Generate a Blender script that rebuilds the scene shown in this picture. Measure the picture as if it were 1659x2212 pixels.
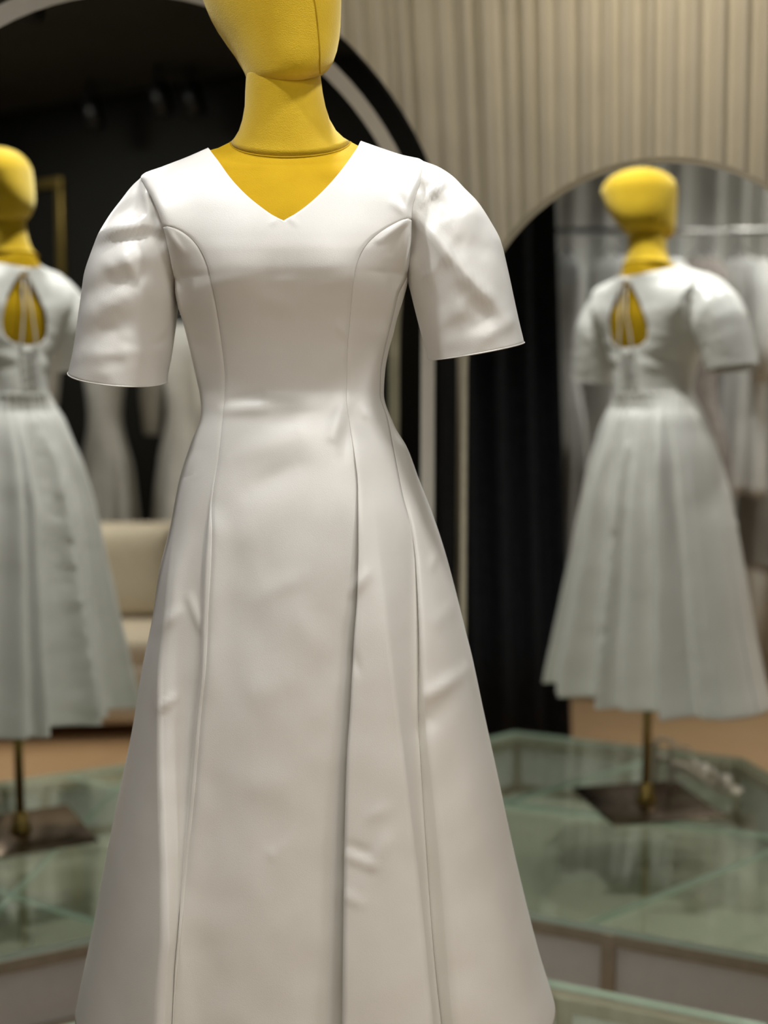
import bpy, bmesh, math, random
from mathutils import Vector, noise
random.seed(7)
scene = bpy.context.scene
for o in list(bpy.data.objects): bpy.data.objects.remove(o)

# ------------------------------------------------------------------ camera
F = 2800.0; W, H = 1659.0, 2212.0
PITCH = math.atan((1106 - 830) / F); CP, SP = math.cos(PITCH), math.sin(PITCH)
ZC = 1.443
cd = bpy.data.cameras.new('camera'); cam = bpy.data.objects.new('camera', cd)
scene.collection.objects.link(cam)
cam.location = (0, 0, ZC); cam.rotation_euler = (math.pi / 2 - PITCH, 0, 0)
cd.sensor_fit = 'VERTICAL'; cd.sensor_height = 36.0; cd.lens = F / H * 36.0
cd.clip_start = 0.05; cd.clip_end = 60
cd.dof.use_dof = True; cd.dof.focus_distance = 1.70; cd.dof.aperture_fstop = 2.1
scene.camera = cam

# ------------------------------------------------------------------ world, exposure
world = bpy.data.worlds.new('world'); scene.world = world; world.use_nodes = True
world.node_tree.nodes['Background'].inputs[0].default_value = (0.9, 0.92, 1.0, 1)
world.node_tree.nodes['Background'].inputs[1].default_value = 0.05
vs = scene.view_settings
vs.view_transform = 'Standard'; vs.look = 'None'; vs.gamma = 1.0; vs.use_curve_mapping = False
vs.exposure = 0.2

COL = scene.collection

def area_light(name, loc, target, size, power, color, spread=180, shape='DISK'):
    l = bpy.data.lights.new(name, 'AREA'); l.shape = shape; l.size = size; l.energy = power; l.color = color
    l.spread = math.radians(spread)
    o = bpy.data.objects.new(name, l); COL.objects.link(o); o.location = loc
    d = Vector(target) - Vector(loc); o.rotation_euler = d.to_track_quat('-Z', 'Y').to_euler()
    return o

CEIL = 3.0
NEUT = (1.0, 0.985, 0.97); WARM = (1.0, 0.84, 0.64); CREAM = (1.0, 0.95, 0.87)
# ceiling spotlights, some of them added: (x, y, target, size, power, colour, spread)
SPOTS = [
    (-0.62, 1.46, (-0.15, 1.75, 1.3), 0.14, 1.85, NEUT, 80),
    (0.50, 1.54, (-0.12, 1.78, 1.3), 0.14, 2.1, NEUT, 80),
    (-0.10, 2.30, (-0.12, 1.85, 1.2), 0.14, 4.4, NEUT, 80),
    (0.62, 2.72, (0.75, 3.2, 1.9), 0.14, 2.1, WARM, 130),
    (-0.4, 2.80, (-0.3, 3.2, 1.7), 0.14, 1.0, WARM, 130),
    (1.15, 0.45, (1.05, 0.60, 0.3), 0.14, 3.6, WARM, 90),  # added to brighten the sofa
    (-0.75, 0.45, (-1.45, 0.05, 1.2), 0.14, 2.8, NEUT, 75),  # added to light the hanging gowns
]
FILL_PANELS = [  # added soft fill light, built as unseen ceiling panels
    (1.3, -0.7, 0.6, 21, CREAM), (-0.9, -1.2, 0.6, 10, CREAM), (0.3, 0.0, 0.6, 8, CREAM),
]
for i, (x, y, t, s, p, c, sp) in enumerate(SPOTS):
    area_light('spot_light', (x, y, CEIL - 0.13), t, s, p, c, sp)
for x, y, s, p, c in FILL_PANELS:
    area_light('fill_light', (x, y, CEIL - 0.035), (x, y, 0), s, p, c, 180, 'SQUARE')

# ------------------------------------------------------------------ projection helpers
def depthc(Y, z): return Y * CP - (z - ZC) * SP
def x_at(px, Y, z): return (px - 829.5) / F * depthc(Y, z)
def py_of(Y, z): return 1106 - F * (Y * SP + (z - ZC) * CP) / depthc(Y, z)
def px_of(x, Y, z): return 829.5 + F * x / depthc(Y, z)
def z_at(py, Y):
    b = -(py - 1106) / F
    return ZC + Y * (-SP + b * CP) / (CP + b * SP)
def P(px, py, Y):
    z = z_at(py, Y); return Vector((x_at(px, Y, z), Y, z))
def lerp(a, b, t): return a + (b - a) * t
def sstep(a, b, x):
    t = min(1, max(0, (x - a) / (b - a))); return t * t * (3 - 2 * t)
class Tab:
    """monotone (Fritsch-Carlson) table y -> value, linear beyond the ends"""
    def __init__(s, pts):
        pts = sorted(pts); s.x = [p[0] for p in pts]; s.y = [p[1] for p in pts]
        n = len(pts); d = [(s.y[i+1]-s.y[i])/(s.x[i+1]-s.x[i]) for i in range(n-1)]
        m = [d[0]] + [0 if d[i-1]*d[i] <= 0 else 2*d[i-1]*d[i]/(d[i-1]+d[i]) for i in range(1, n-1)] + [d[-1]]
        s.m = m
    def __call__(s, v):
        x, y, m = s.x, s.y, s.m
        if v <= x[0]: return y[0] + m[0]*(v-x[0])
        if v >= x[-1]: return y[-1] + m[-1]*(v-x[-1])
        lo, hi = 0, len(x)-1
        while hi-lo > 1:
            k = (lo+hi)//2
            if x[k] <= v: lo = k
            else: hi = k
        h = x[hi]-x[lo]; t = (v-x[lo])/h
        return (y[lo]*(1+2*t)*(1-t)**2 + h*m[lo]*t*(1-t)**2 + y[hi]*t*t*(3-2*t) + h*m[hi]*t*t*(t-1))
def XT(pts): return Tab([(y, x) for x, y in pts])      # list of (px, py) -> px(py)

# ------------------------------------------------------------------ materials
def new_mat(name):
    m = bpy.data.materials.new(name); m.use_nodes = True
    nt = m.node_tree; b = nt.nodes['Principled BSDF']; return m, nt, b
def setin(b, **k):
    for n, v in k.items():
        b.inputs[n.replace('_', ' ')].default_value = v
def rgb(c): return (c[0], c[1], c[2], 1)
def add_noise(nt, b, scale, c1, c2, detail=3, bump=0.0, bscale=None, stretch=None, coord='Object'):
    tc = nt.nodes.new('ShaderNodeTexCoord'); mp = nt.nodes.new('ShaderNodeMapping')
    nt.links.new(tc.outputs[coord], mp.inputs[0])
    if stretch: mp.inputs['Scale'].default_value = stretch
    nz = nt.nodes.new('ShaderNodeTexNoise'); nz.inputs['Scale'].default_value = scale; nz.inputs['Detail'].default_value = detail
    nt.links.new(mp.outputs[0], nz.inputs['Vector'])
    cr = nt.nodes.new('ShaderNodeValToRGB'); cr.color_ramp.elements[0].color = rgb(c1); cr.color_ramp.elements[1].color = rgb(c2)
    cr.color_ramp.elements[0].position = 0.35; cr.color_ramp.elements[1].position = 0.65
    nt.links.new(nz.outputs[0], cr.inputs[0]); nt.links.new(cr.outputs[0], b.inputs['Base Color'])
    if bump:
        n2 = nt.nodes.new('ShaderNodeTexNoise'); n2.inputs['Scale'].default_value = bscale or scale; n2.inputs['Detail'].default_value = 2
        nt.links.new(mp.outputs[0], n2.inputs['Vector'])
        bp = nt.nodes.new('ShaderNodeBump'); bp.inputs['Strength'].default_value = bump; bp.inputs['Distance'].default_value = 0.002
        nt.links.new(n2.outputs[0], bp.inputs['Height']); nt.links.new(bp.outputs[0], b.inputs['Normal'])
def simple(name, c, rough=0.5, metal=0.0, spec=0.5, var=0.06, scale=30, **k):
    m, nt, b = new_mat(name); setin(b, Roughness=rough, Metallic=metal); b.inputs['Specular IOR Level'].default_value = spec
    c1 = tuple(v*(1-var) for v in c); c2 = tuple(min(1, v*(1+var)) for v in c)
    add_noise(nt, b, scale, c1, c2, **k); return m

def make_satin(name, c1, c2, rough=0.36):
    m, nt, b = new_mat(name)
    setin(b, Roughness=rough); b.inputs['Specular IOR Level'].default_value = 0.55
    b.inputs['Sheen Weight'].default_value = 0.12; b.inputs['Sheen Roughness'].default_value = 0.4
    add_noise(nt, b, 14, c1, c2, bump=0.10, bscale=900)
    return m
SATIN = make_satin('ivory_satin', (0.83, 0.822, 0.785), (0.86, 0.853, 0.82))
SATIN_IN = make_satin('satin_lining', (0.80, 0.76, 0.70), (0.83, 0.79, 0.73), 0.5)
def make_velvet(name, sheen, c1, c2):
    m, nt, b = new_mat(name)
    setin(b, Roughness=0.75); b.inputs['Specular IOR Level'].default_value = 0.15
    b.inputs['Sheen Weight'].default_value = sheen; b.inputs['Sheen Roughness'].default_value = 0.5
    b.inputs['Sheen Tint'].default_value = (1.0, 0.86, 0.42, 1)
    add_noise(nt, b, 16, c1, c2, detail=6, bump=0.35, bscale=700)
    return m
VELVET = make_velvet('yellow_velvet', 1.0, (0.60, 0.385, 0.005), (0.68, 0.455, 0.014)); VELVET_SHADED = make_velvet('yellow_velvet_shaded_torso', 0.12, (0.53, 0.325, 0.002), (0.59, 0.37, 0.006))  # torso copy: less sheen for pile, head's shadow put into its darker colour
VELVET_D = simple('velvet_seam', (0.42, 0.26, 0.01), 0.9, spec=0.1)
BRASS = simple('aged_brass', (0.42, 0.30, 0.10), 0.35, 1.0)
BRONZE_PLATE = simple('bronze_plate', (0.26, 0.20, 0.15), 0.22, 0.9)
BRONZE = simple('bronze_frame', (0.50, 0.42, 0.34), 0.42, 0.2)
PANEL = simple('frosted_panel', (0.86, 0.85, 0.89), 0.45, var=0.02)
BASEB = simple('platform_base_board', (0.66, 0.65, 0.58), 0.6, var=0.03)
BLACKCLOTH = simple('black_curtain_cloth', (0.012, 0.013, 0.016), 0.85, spec=0.2, var=0.2)
BACKING = simple('mirror_backing', (0.012, 0.012, 0.013), 0.7, spec=0.2)
DARKWALL = simple('dark_wall_paint', (0.012, 0.012, 0.010), 0.75, spec=0.2, scale=3)
DARKCEIL = simple('dark_ceiling_paint', (0.05, 0.048, 0.042), 0.8, spec=0.2, scale=3)
BLACKMETAL = simple('black_metal', (0.006, 0.006, 0.006), 0.4)
CREAMCLOTH = simple('cream_curtain_cloth', (0.77, 0.74, 0.63), 0.75, spec=0.2, var=0.03, scale=8, bump=0.1, bscale=500)
GREYCLOTH = simple('pale_grey_drape', (0.74, 0.74, 0.71), 0.75, spec=0.2, var=0.05, scale=8)
GOWNW = simple('white_gown_cloth', (0.74, 0.73, 0.70), 0.5, var=0.05, scale=9)
GOWNG = simple('pale_grey_gown_cloth', (0.52, 0.52, 0.50), 0.6, var=0.06, scale=9)
GOWNL = simple('taupe_lace_cloth', (0.36, 0.31, 0.28), 0.7, var=0.25, scale=60)
SOFA = simple('cream_sofa_fabric', (0.66, 0.585, 0.47), 0.85, spec=0.2, var=0.05, scale=60, bump=0.2, bscale=300)
CUSHION = simple('oat_cushion_fabric', (0.70, 0.64, 0.52), 0.85, spec=0.2, var=0.05, scale=60, bump=0.2, bscale=300)
CUSHIOND = simple('brown_cushion_fabric', (0.22, 0.16, 0.10), 0.85, spec=0.2)
PAINTW = simple('white_mirror_edge', (0.72, 0.70, 0.66), 0.4, var=0.03)
CHAMP = simple('champagne_frame', (0.60, 0.55, 0.42), 0.35, 0.3)
LEDBAND = simple('frosted_led_band', (0.80, 0.77, 0.70), 0.35, var=0.02)
GOLD = simple('gold_metal', (0.55, 0.40, 0.12), 0.35, 0.9)
CHROME = simple('chrome', (0.75, 0.75, 0.75), 0.15, 1.0)
LEATHER = simple('nude_shoe_leather', (0.62, 0.57, 0.48), 0.35)
SOLE = simple('shoe_sole', (0.30, 0.22, 0.15), 0.5)
CRYST = simple('crystal', (0.9, 0.9, 0.92), 0.08, 0.6)
LEDGEW = simple('white_laminate', (0.7, 0.69, 0.66), 0.4, var=0.03)
def make_mirror():
    m, nt, b = new_mat('silver_mirror'); setin(b, Metallic=1.0, Roughness=0.0)
    tc = nt.nodes.new('ShaderNodeTexCoord'); nz = nt.nodes.new('ShaderNodeTexNoise'); nz.inputs['Scale'].default_value = 2
    nt.links.new(tc.outputs['Object'], nz.inputs['Vector'])
    cr = nt.nodes.new('ShaderNodeValToRGB')
    cr.color_ramp.elements[0].color = (0.80, 0.82, 0.79, 1); cr.color_ramp.elements[1].color = (0.82, 0.84, 0.81, 1)
    nt.links.new(nz.outputs[0], cr.inputs[0]); nt.links.new(cr.outputs[0], b.inputs['Base Color']); return m
MIRROR = make_mirror()
def make_glass():
    m = bpy.data.materials.new('green_float_glass'); m.use_nodes = True; nt = m.node_tree; nt.nodes.clear()
    out = nt.nodes.new('ShaderNodeOutputMaterial'); mx = nt.nodes.new('ShaderNodeMixShader')
    tr = nt.nodes.new('ShaderNodeBsdfTransparent'); tr.inputs[0].default_value = (0.90, 0.925, 0.88, 1)
    gl = nt.nodes.new('ShaderNodeBsdfGlossy'); gl.inputs['Roughness'].default_value = 0.015; gl.inputs[0].default_value = (0.93, 1, 0.95, 1)
    lw = nt.nodes.new('ShaderNodeLayerWeight'); lw.inputs[0].default_value = 0.5
    pw = nt.nodes.new('ShaderNodeMath'); pw.operation = 'POWER'; pw.inputs[1].default_value = 4.0
    ml = nt.nodes.new('ShaderNodeMath'); ml.operation = 'MULTIPLY_ADD'; ml.inputs[1].default_value = 0.92; ml.inputs[2].default_value = 0.06
    nt.links.new(lw.outputs['Facing'], pw.inputs[0]); nt.links.new(pw.outputs[0], ml.inputs[0]); nt.links.new(ml.outputs[0], mx.inputs[0])
    nt.links.new(tr.outputs[0], mx.inputs[1]); nt.links.new(gl.outputs[0], mx.inputs[2])
    nt.links.new(mx.outputs[0], out.inputs[0]); return m
GLASS = make_glass()
def make_edge():
    m, nt, b = new_mat('glass_cut_edge'); setin(b, Roughness=0.25)
    add_noise(nt, b, 20, (0.70, 0.88, 0.79), (0.78, 0.93, 0.86)); b.inputs['Transmission Weight'].default_value = 0.0
    return m
GEDGE = make_edge()
def make_wood():
    m, nt, b = new_mat('oak_floor'); setin(b, Roughness=0.4)
    tc = nt.nodes.new('ShaderNodeTexCoord'); mp = nt.nodes.new('ShaderNodeMapping'); mp.inputs['Scale'].default_value = (1, 9, 1)
    mp.inputs['Rotation'].default_value = (0, 0, 0.4)
    nt.links.new(tc.outputs['Object'], mp.inputs[0])
    nz = nt.nodes.new('ShaderNodeTexNoise'); nz.inputs['Scale'].default_value = 3; nz.inputs['Detail'].default_value = 6
    nt.links.new(mp.outputs[0], nz.inputs['Vector'])
    cr = nt.nodes.new('ShaderNodeValToRGB'); cr.color_ramp.elements[0].color = (0.40, 0.25, 0.13, 1); cr.color_ramp.elements[1].color = (0.56, 0.37, 0.21, 1)
    nt.links.new(nz.outputs[0], cr.inputs[0]); nt.links.new(cr.outputs[0], b.inputs['Base Color']); return m
WOOD = make_wood()
def make_emit(name, c, s):
    m, nt, b = new_mat(name); b.inputs['Emission Color'].default_value = rgb(c); b.inputs['Emission Strength'].default_value = s
    setin(b, Roughness=0.5); return m
FILLGLOW = make_emit('fill_panel_glow', (1, 0.95, 0.88), 4.0)

# ------------------------------------------------------------------ mesh helpers
def link(name, me, mats, parent=None, smooth=True):
    o = bpy.data.objects.new(name, me); COL.objects.link(o)
    for m in (mats if isinstance(mats, (list, tuple)) else [mats]): me.materials.append(m)
    if smooth:
        for p in me.polygons: p.use_smooth = True
    if parent: o.parent = parent
    return o
def from_data(name, vs_, fs, mats, parent=None, smooth=True, weld=0.0):
    me = bpy.data.meshes.new(name); me.from_pydata([tuple(v) for v in vs_], [], fs); me.update()
    if weld:
        bm = bmesh.new(); bm.from_mesh(me); bmesh.ops.remove_doubles(bm, verts=bm.verts, dist=weld)
        bmesh.ops.dissolve_degenerate(bm, edges=bm.edges, dist=1e-6)
        bm.to_mesh(me); bm.free()
    return link(name, me, mats, parent, smooth)
def grid_faces(rows, cols, closed=False, off=0):
    fs = []
    for r in range(rows - 1):
        for c in range(cols - (0 if closed else 1)):
            c2 = (c + 1) % cols
            fs.append((off + r*cols + c, off + r*cols + c2, off + (r+1)*cols + c2, off + (r+1)*cols + c))
    return fs
def solidify(o, t, off=-1):
    m = o.modifiers.new('thickness', 'SOLIDIFY'); m.thickness = t; m.offset = off; return o
def empty(name, loc=(0, 0, 0), rz=0):
    o = bpy.data.objects.new(name, None); COL.objects.link(o); o.location = loc; o.rotation_euler = (0, 0, rz); o.empty_display_size = 0.1; return o
def tag(o, label, cat, group=None):
    o['label'] = label; o['category'] = cat
    if group: o['group'] = group
    return o
def struct(o): o['kind'] = 'structure'; return o
def to_local(o, parent):
    """parent keeping world placement (parent matrix from loc/rot)"""
    bpy.context.view_layer.update(); o.parent = parent; o.matrix_parent_inverse = parent.matrix_world.inverted(); return o
def box_bm(bm, c, s, rz=0):
    r = bmesh.ops.create_cube(bm, size=1)
    bmesh.ops.scale(bm, vec=s, verts=r['verts'])
    if rz: bmesh.ops.rotate(bm, cent=(0, 0, 0), matrix=__import__('mathutils').Matrix.Rotation(rz, 3, 'Z'), verts=r['verts'])
    bmesh.ops.translate(bm, vec=c, verts=r['verts'])
def box(name, c, s, mat, parent=None, rz=0, bevel=0.0, seg=2):
    bm = bmesh.new(); box_bm(bm, c, s, rz)
    if bevel: bmesh.ops.bevel(bm, geom=bm.edges[:], offset=bevel, segments=seg, affect='EDGES', profile=0.5)
    me = bpy.data.meshes.new(name); bm.to_mesh(me); bm.free(); return link(name, me, mat, parent, smooth=bool(bevel and seg > 1))
def beam(name, a, b, w, h, mat, parent=None):
    a, b = Vector(a), Vector(b); d = b - a; L = d.length
    bm = bmesh.new(); box_bm(bm, (0, 0, 0), (L, w, h)); bmesh.ops.bevel(bm, geom=bm.edges[:], offset=0.002, segments=1, affect='EDGES')
    q = d.to_track_quat('X', 'Z'); bmesh.ops.rotate(bm, cent=(0, 0, 0), matrix=q.to_matrix(), verts=bm.verts); bmesh.ops.translate(bm, vec=(a+b)/2, verts=bm.verts)
    me = bpy.data.meshes.new(name); bm.to_mesh(me); bm.free(); return link(name, me, mat, parent, False)
def tube_data(path, rad, n=8, closed=False):
    path = [Vector(p) for p in path]; N = len(path); vs_ = []
    up = Vector((0, 0, 1))
    prev = None
    for i, p in enumerate(path):
        if closed: t = path[(i+1) % N] - path[i-1]
        else: t = path[min(i+1, N-1)] - path[max(i-1, 0)]
        t.normalize()
        if prev is None:
            a = Vector((1, 0, 0)) if abs(t.x) < 0.8 else Vector((0, 1, 0)); u = t.cross(a).normalized()
        else:
            u = (prev - t * prev.dot(t)).normalized()
        prev = u; w = t.cross(u)
        r = rad[i] if isinstance(rad, (list, tuple)) else rad
        for k in range(n):
            th = 2*math.pi*k/n; vs_.append(p + u*math.cos(th)*r + w*math.sin(th)*r)
    fs = grid_faces(N, n, True)
    if closed:
        for k in range(n): fs.append(((N-1)*n+k, (N-1)*n+(k+1) % n, (k+1) % n, k))
    else:
        fs.append(tuple(range(n))[::-1]); fs.append(tuple((N-1)*n+k for k in range(n)))
    return vs_, fs
def tube(name, path, rad, mat, parent=None, n=8, closed=False):
    v, f = tube_data(path, rad, n, closed); return from_data(name, v, f, mat, parent)
def lathe(name, prof, mat, parent=None, n=32, loc=(0, 0, 0)):
    vs_ = []
    for r, z in prof:
        for k in range(n):
            a = 2*math.pi*k/n; vs_.append((loc[0]+r*math.cos(a), loc[1]+r*math.sin(a), loc[2]+z))
    fs = grid_faces(len(prof), n, True)
    fs.append(tuple(range(n))[::-1]); fs.append(tuple((len(prof)-1)*n+k for k in range(n)))
    return from_data(name, vs_, fs, mat, parent)
def fbm(v, o=3): return noise.fractal(v, 1.0, 2.0, o)

# ------------------------------------------------------------------ room shell
RX0, RX1, RY0, RY1 = -2.7, 2.7, -2.6, 3.45
struct(box('floor', (0, (RY0+RY1)/2, -0.05), (RX1-RX0+.4, RY1-RY0+.4, 0.1), WOOD))
struct(box('ceiling', (0, (RY0+RY1)/2, CEIL+0.05), (RX1-RX0+.4, RY1-RY0+.4, 0.1), DARKCEIL))
struct(box('wall_back', (0, RY1+0.05, CEIL/2), (RX1-RX0+.4, 0.1, CEIL), simple('back_wall_paint', (0.5, 0.46, 0.40), 0.8)))
struct(box('wall_front', (0, RY0-0.05, CEIL/2), (RX1-RX0+.4, 0.1, CEIL), DARKWALL))
struct(box('wall_left', (RX0-0.05, (RY0+RY1)/2, CEIL/2), (0.1, RY1-RY0, CEIL), DARKWALL))
struct(box('wall_right', (RX1+0.05, (RY0+RY1)/2, CEIL/2), (0.1, RY1-RY0, CEIL), DARKWALL))

# ------------------------------------------------------------------ curtains (pleated cloth hung from a track)
def curtain(name, pts, z0, z1, pitch, amp, mat, label, seed=0, shear=None, rows=10, group=None):
    """pleats along the polyline pts (x, y); real folded geometry with its own thickness"""
    rnd = random.Random(seed)
    P2 = [Vector((p[0], p[1])) for p in pts]; seg = [(P2[i+1]-P2[i]).length for i in range(len(P2)-1)]; L = sum(seg)
    def at(s):
        for i, l in enumerate(seg):
            if s <= l or i == len(seg)-1:
                d = (P2[i+1]-P2[i]).normalized(); return P2[i] + d*s, Vector((-d.y, d.x))
            s -= l
    edges = [0.0]
    while edges[-1] < L: edges.append(edges[-1] + pitch*rnd.uniform(0.8, 1.2))
    n_per = 10; prof = []
    for i in range(len(edges)-1):
        a = amp*rnd.uniform(0.65, 1.25); sk = rnd.uniform(0.35, 0.65)
        for k in range(n_per):
            t = k/n_per; tt = t/sk*0.5 if t < sk else 0.5+(t-sk)/(1-sk)*0.5
            prof.append((edges[i]+(edges[i+1]-edges[i])*t, a*(0.5-0.5*math.cos(2*math.pi*tt))))
    vs_ = []
    for r in range(rows+1):
        v = r/rows; z = lerp(z0, z1, v)
        for s, d in prof:
            ss = min(L, s + 0.006*math.sin(3*v+s*9+seed) ); p, nn = at(ss)
            q = p + nn*(d*(1.0 if v < .97 else .7) + 0.006*math.sin(v*4+s*5))
            x = q.x + (shear(q.x, z) if shear else 0)
            vs_.append((x, q.y, z))
    root = empty(name, (P2[0].x, P2[0].y, 0)); tag(root, label, 'curtain', group)
    c = from_data('cloth', vs_, grid_faces(rows+1, len(prof)), mat); solidify(c, 0.003, 0); to_local(c, root)
    tr = []
    for s in [0.0] + [sum(seg[:i+1]) for i in range(len(seg))]:
        p, nn = at(s); tr.append(p + nn*amp*0.5)
    for i in range(len(tr)-1):
        b = beam('curtain_track', (tr[i].x, tr[i].y, z1+0.012), (tr[i+1].x, tr[i+1].y, z1+0.012), 0.03, 0.024, BLACKMETAL); to_local(b, root)
    return root
curtain('pleated_curtain', [(2.3, 3.28), (-1.7, 3.28)], 0.02, CEIL-0.03, 0.050, 0.034, CREAMCLOTH,
        'floor-length cream pleated curtain hanging behind the arched mirrors', 3,
        shear=lambda x, z: 0.05*sstep(0.9, 0.1, x)*(2.2 - z))
curtain('black_curtain', [(-1.13, 1.11), (-1.75, 1.85)], 0.02, CEIL-0.03, 0.11, 0.06, BLACKCLOTH,
        'black curtain hanging opposite the narrow thin-framed mirror', 5, rows=6, shear=lambda x, z: 0.05*(2.0-z))
curtain('black_curtain', [(2.0, 1.8), (1.12, 2.55)], 0.02, CEIL-0.03, 0.11, 0.06, BLACKCLOTH,
        'black curtain hanging beside the narrow thin-framed mirror', 6, rows=6)

# ------------------------------------------------------------------ mirrors
NL_ = Vector((-0.46711, 0.88420, 0)); CL_ = 2.58620; DL_ = Vector((0.88420, 0.46711, 0))
NR_ = Vector((0.42261, 0.90631, 0)); CR_ = 2.63640; DR_ = Vector((0.90631, -0.42261, 0))
def arch_pts(R, zs, z0, n=48):
    pts = [(-R, z0)] + [(-R*math.cos(math.pi*k/n), zs + R*math.sin(math.pi*k/n)) for k in range(n+1)] + [(R, z0)]
    return pts
def slab(name, pts, d0, d1, basis, mat, parent):
    """filled arch outline extruded from depth d0 to d1 along the plane normal"""
    n = len(pts); vs_ = [basis(u, z, d0) for u, z in pts] + [basis(u, z, d1) for u, z in pts]
    fs = [tuple(range(n)), tuple(range(2*n-1, n-1, -1))] + [(i, n+i, n+(i+1) % n, (i+1) % n) for i in range(n)]
    return from_data(name, vs_, fs, mat, parent, smooth=False)
def ring(name, po, pi, d0, d1, basis, mat, parent, close=True):
    n = len(po); vs_ = [basis(u, z, d0) for u, z in po] + [basis(u, z, d0) for u, z in pi] + [basis(u, z, d1) for u, z in pi] + [basis(u, z, d1) for u, z in po]
    fs = []
    for k in range(4):
        a, b = k*n, ((k+1) % 4)*n
        for i in range(n if close else n-1):
            j = (i+1) % n; fs.append((a+i, a+j, b+j, b+i))
    if not close:
        fs += [(0, n, 2*n, 3*n), (n-1, 4*n-1, 3*n-1, 2*n-1)]
    return from_data(name, vs_, fs, mat, parent, smooth=False)
def mirror(name, N_, C_, D_, s0, R, zs, z0, frame_w, frame_d, fmat, label, band=None):
    base = N_*C_ + D_*s0
    root = empty(name, (base.x, base.y, 0)); tag(root, label, 'mirror')
    def basis(u, z, d): p = D_*u + N_*d; return Vector((p.x, p.y, z))     # d > 0 is behind the glass
    slab('mirror_glass', arch_pts(R-frame_w*0.5, zs, z0+frame_w*0.5), 0.0, 0.004, basis, MIRROR, root)
    slab('backing_board', arch_pts(R-0.002, zs, z0+0.002), 0.0045, 0.022, basis, BACKING, root)
    ring('frame', arch_pts(R, zs, z0), arch_pts(R-frame_w, zs, z0+frame_w), -frame_d, 0.020, basis, fmat, root)
    if band:
        r0, r1, zb = band
        ring('light_strip', arch_pts(r1, zs, zb), arch_pts(r0, zs, zb), -0.0012, -0.0002, basis, LEDBAND, root, close=False)
    return root
mirror('arched_mirror', NL_, CL_, DL_, 0.87, 0.685, 1.625, 0.01, 0.006, 0.002, BACKING,
       'wide arched mirror with an inset pale light strip', band=(0.592, 0.627, 0.10))
mirror('arched_mirror', NR_, CR_, DR_, -0.63, 0.412, 1.483, 0.01, 0.011, 0.006, CHAMP,
       'narrow arched mirror with a thin pale champagne frame')

# ------------------------------------------------------------------ glass platform
ZG = 0.215
HEX = [(0.025, 2.728), (0.74, 2.395), (0.74, 1.692), (-0.21, 1.185), (-0.93, 1.520), (-0.93, 2.224)]   # clockwise
plat = empty('glass_platform', (-0.1, 1.95, 0)); tag(plat, 'hexagonal glass-topped display platform with bronze frame', 'platform')
def clip(poly, p, n, off):
    out = []
    for i in range(len(poly)):
        a, b = Vector(poly[i]), Vector(poly[(i+1) % len(poly)]); da = (a-p).dot(n)-off; db = (b-p).dot(n)-off
        if da >= 0: out.append(a)
        if da*db < 0: out.append(a + (b-a)*(da/(da-db)))
    return out
def inset(poly, d):
    c = sum((Vector(p) for p in poly), Vector((0, 0)))/len(poly); res = [Vector(p) for p in poly]
    for i in range(len(poly)):
        a, b = Vector(poly[i]), Vector(poly[(i+1) % len(poly)]); t = (b-a).normalized(); n = Vector((-t.y, t.x))
        if (c-a).dot(n) < 0: n = -n
        res = clip(res, a, n, d)
    return res
cuts = [(Vector((0.33, 2)), Vector((1, 0))), (Vector((-0.41, 2)), Vector((1, 0))),
        (Vector((-0.405, 2.107)), Vector((0.476, 0.879)).normalized())]
polys = [[Vector(p) for p in HEX]]
for p, n in cuts:
    nxt = []
    for q in polys:
        for s in (1, -1):
            r = clip(q, p, n*s, 0.0015)
            if len(r) >= 3: nxt.append(r)
    polys = nxt
def area2(q): return abs(sum(q[i].x*q[(i+1) % len(q)].y - q[(i+1) % len(q)].x*q[i].y for i in range(len(q))))/2
for q in polys:
    if area2(q) < 0.002: continue
    n = len(q); vs_ = [(p.x, p.y, ZG) for p in q] + [(p.x, p.y, ZG-0.016) for p in q]
    fs = [tuple(range(n)), tuple(range(2*n-1, n-1, -1))] + [(i, n+i, n+(i+1) % n, (i+1) % n) for i in range(n)]
    o = from_data('glass_pane', vs_, fs, [GLASS, GEDGE], smooth=False)
    for k, pl in enumerate(o.data.polygons):
        if k >= 2: pl.material_index = 1
    bm = bmesh.new(); bm.from_mesh(o.data); bmesh.ops.recalc_face_normals(bm, faces=bm.faces); bm.to_mesh(o.data); bm.free()
    to_local(o, plat)
inn = [Vector(p) for p in HEX]
cen = sum(inn, Vector((0, 0)))/6
HI = [cen + (p-cen)*(1-0.02/(p-cen).length) for p in inn]
for i in range(6):
    a, b = HI[i], HI[(i+1) % 6]; m = (a+b)/2; t = (b-a).normalized(); nrm = Vector((-t.y, t.x))
    if (cen-a).dot(nrm) < 0: nrm = -nrm
    for nm, z in (('top_rail', ZG-0.016-0.0155), ('bottom_rail', 0.0165)):
        to_local(beam(nm, (a.x, a.y, z), (b.x, b.y, z), 0.03, 0.031, BRONZE), plat)
    for c in (a, m):
        rz = math.atan2(t.y, t.x) if c is m else math.atan2((c-cen).y, (c-cen).x)
        to_local(box('post', (c.x, c.y, 0.099), (0.032, 0.034, 0.196), BRONZE, rz=rz, bevel=0.002, seg=1), plat)
    for p0, p1 in ((a, m), (m, b)):
        q0 = p0 + t*0.014 + nrm*0.004; q1 = p1 - t*0.014 + nrm*0.004
        to_local(beam('frosted_panel', (q0.x, q0.y, 0.101), (q1.x, q1.y, 0.101), 0.006, 0.142, PANEL), plat)
HB = [cen + (p-cen)*(1-0.06/(p-cen).length) for p in inn]
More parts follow.
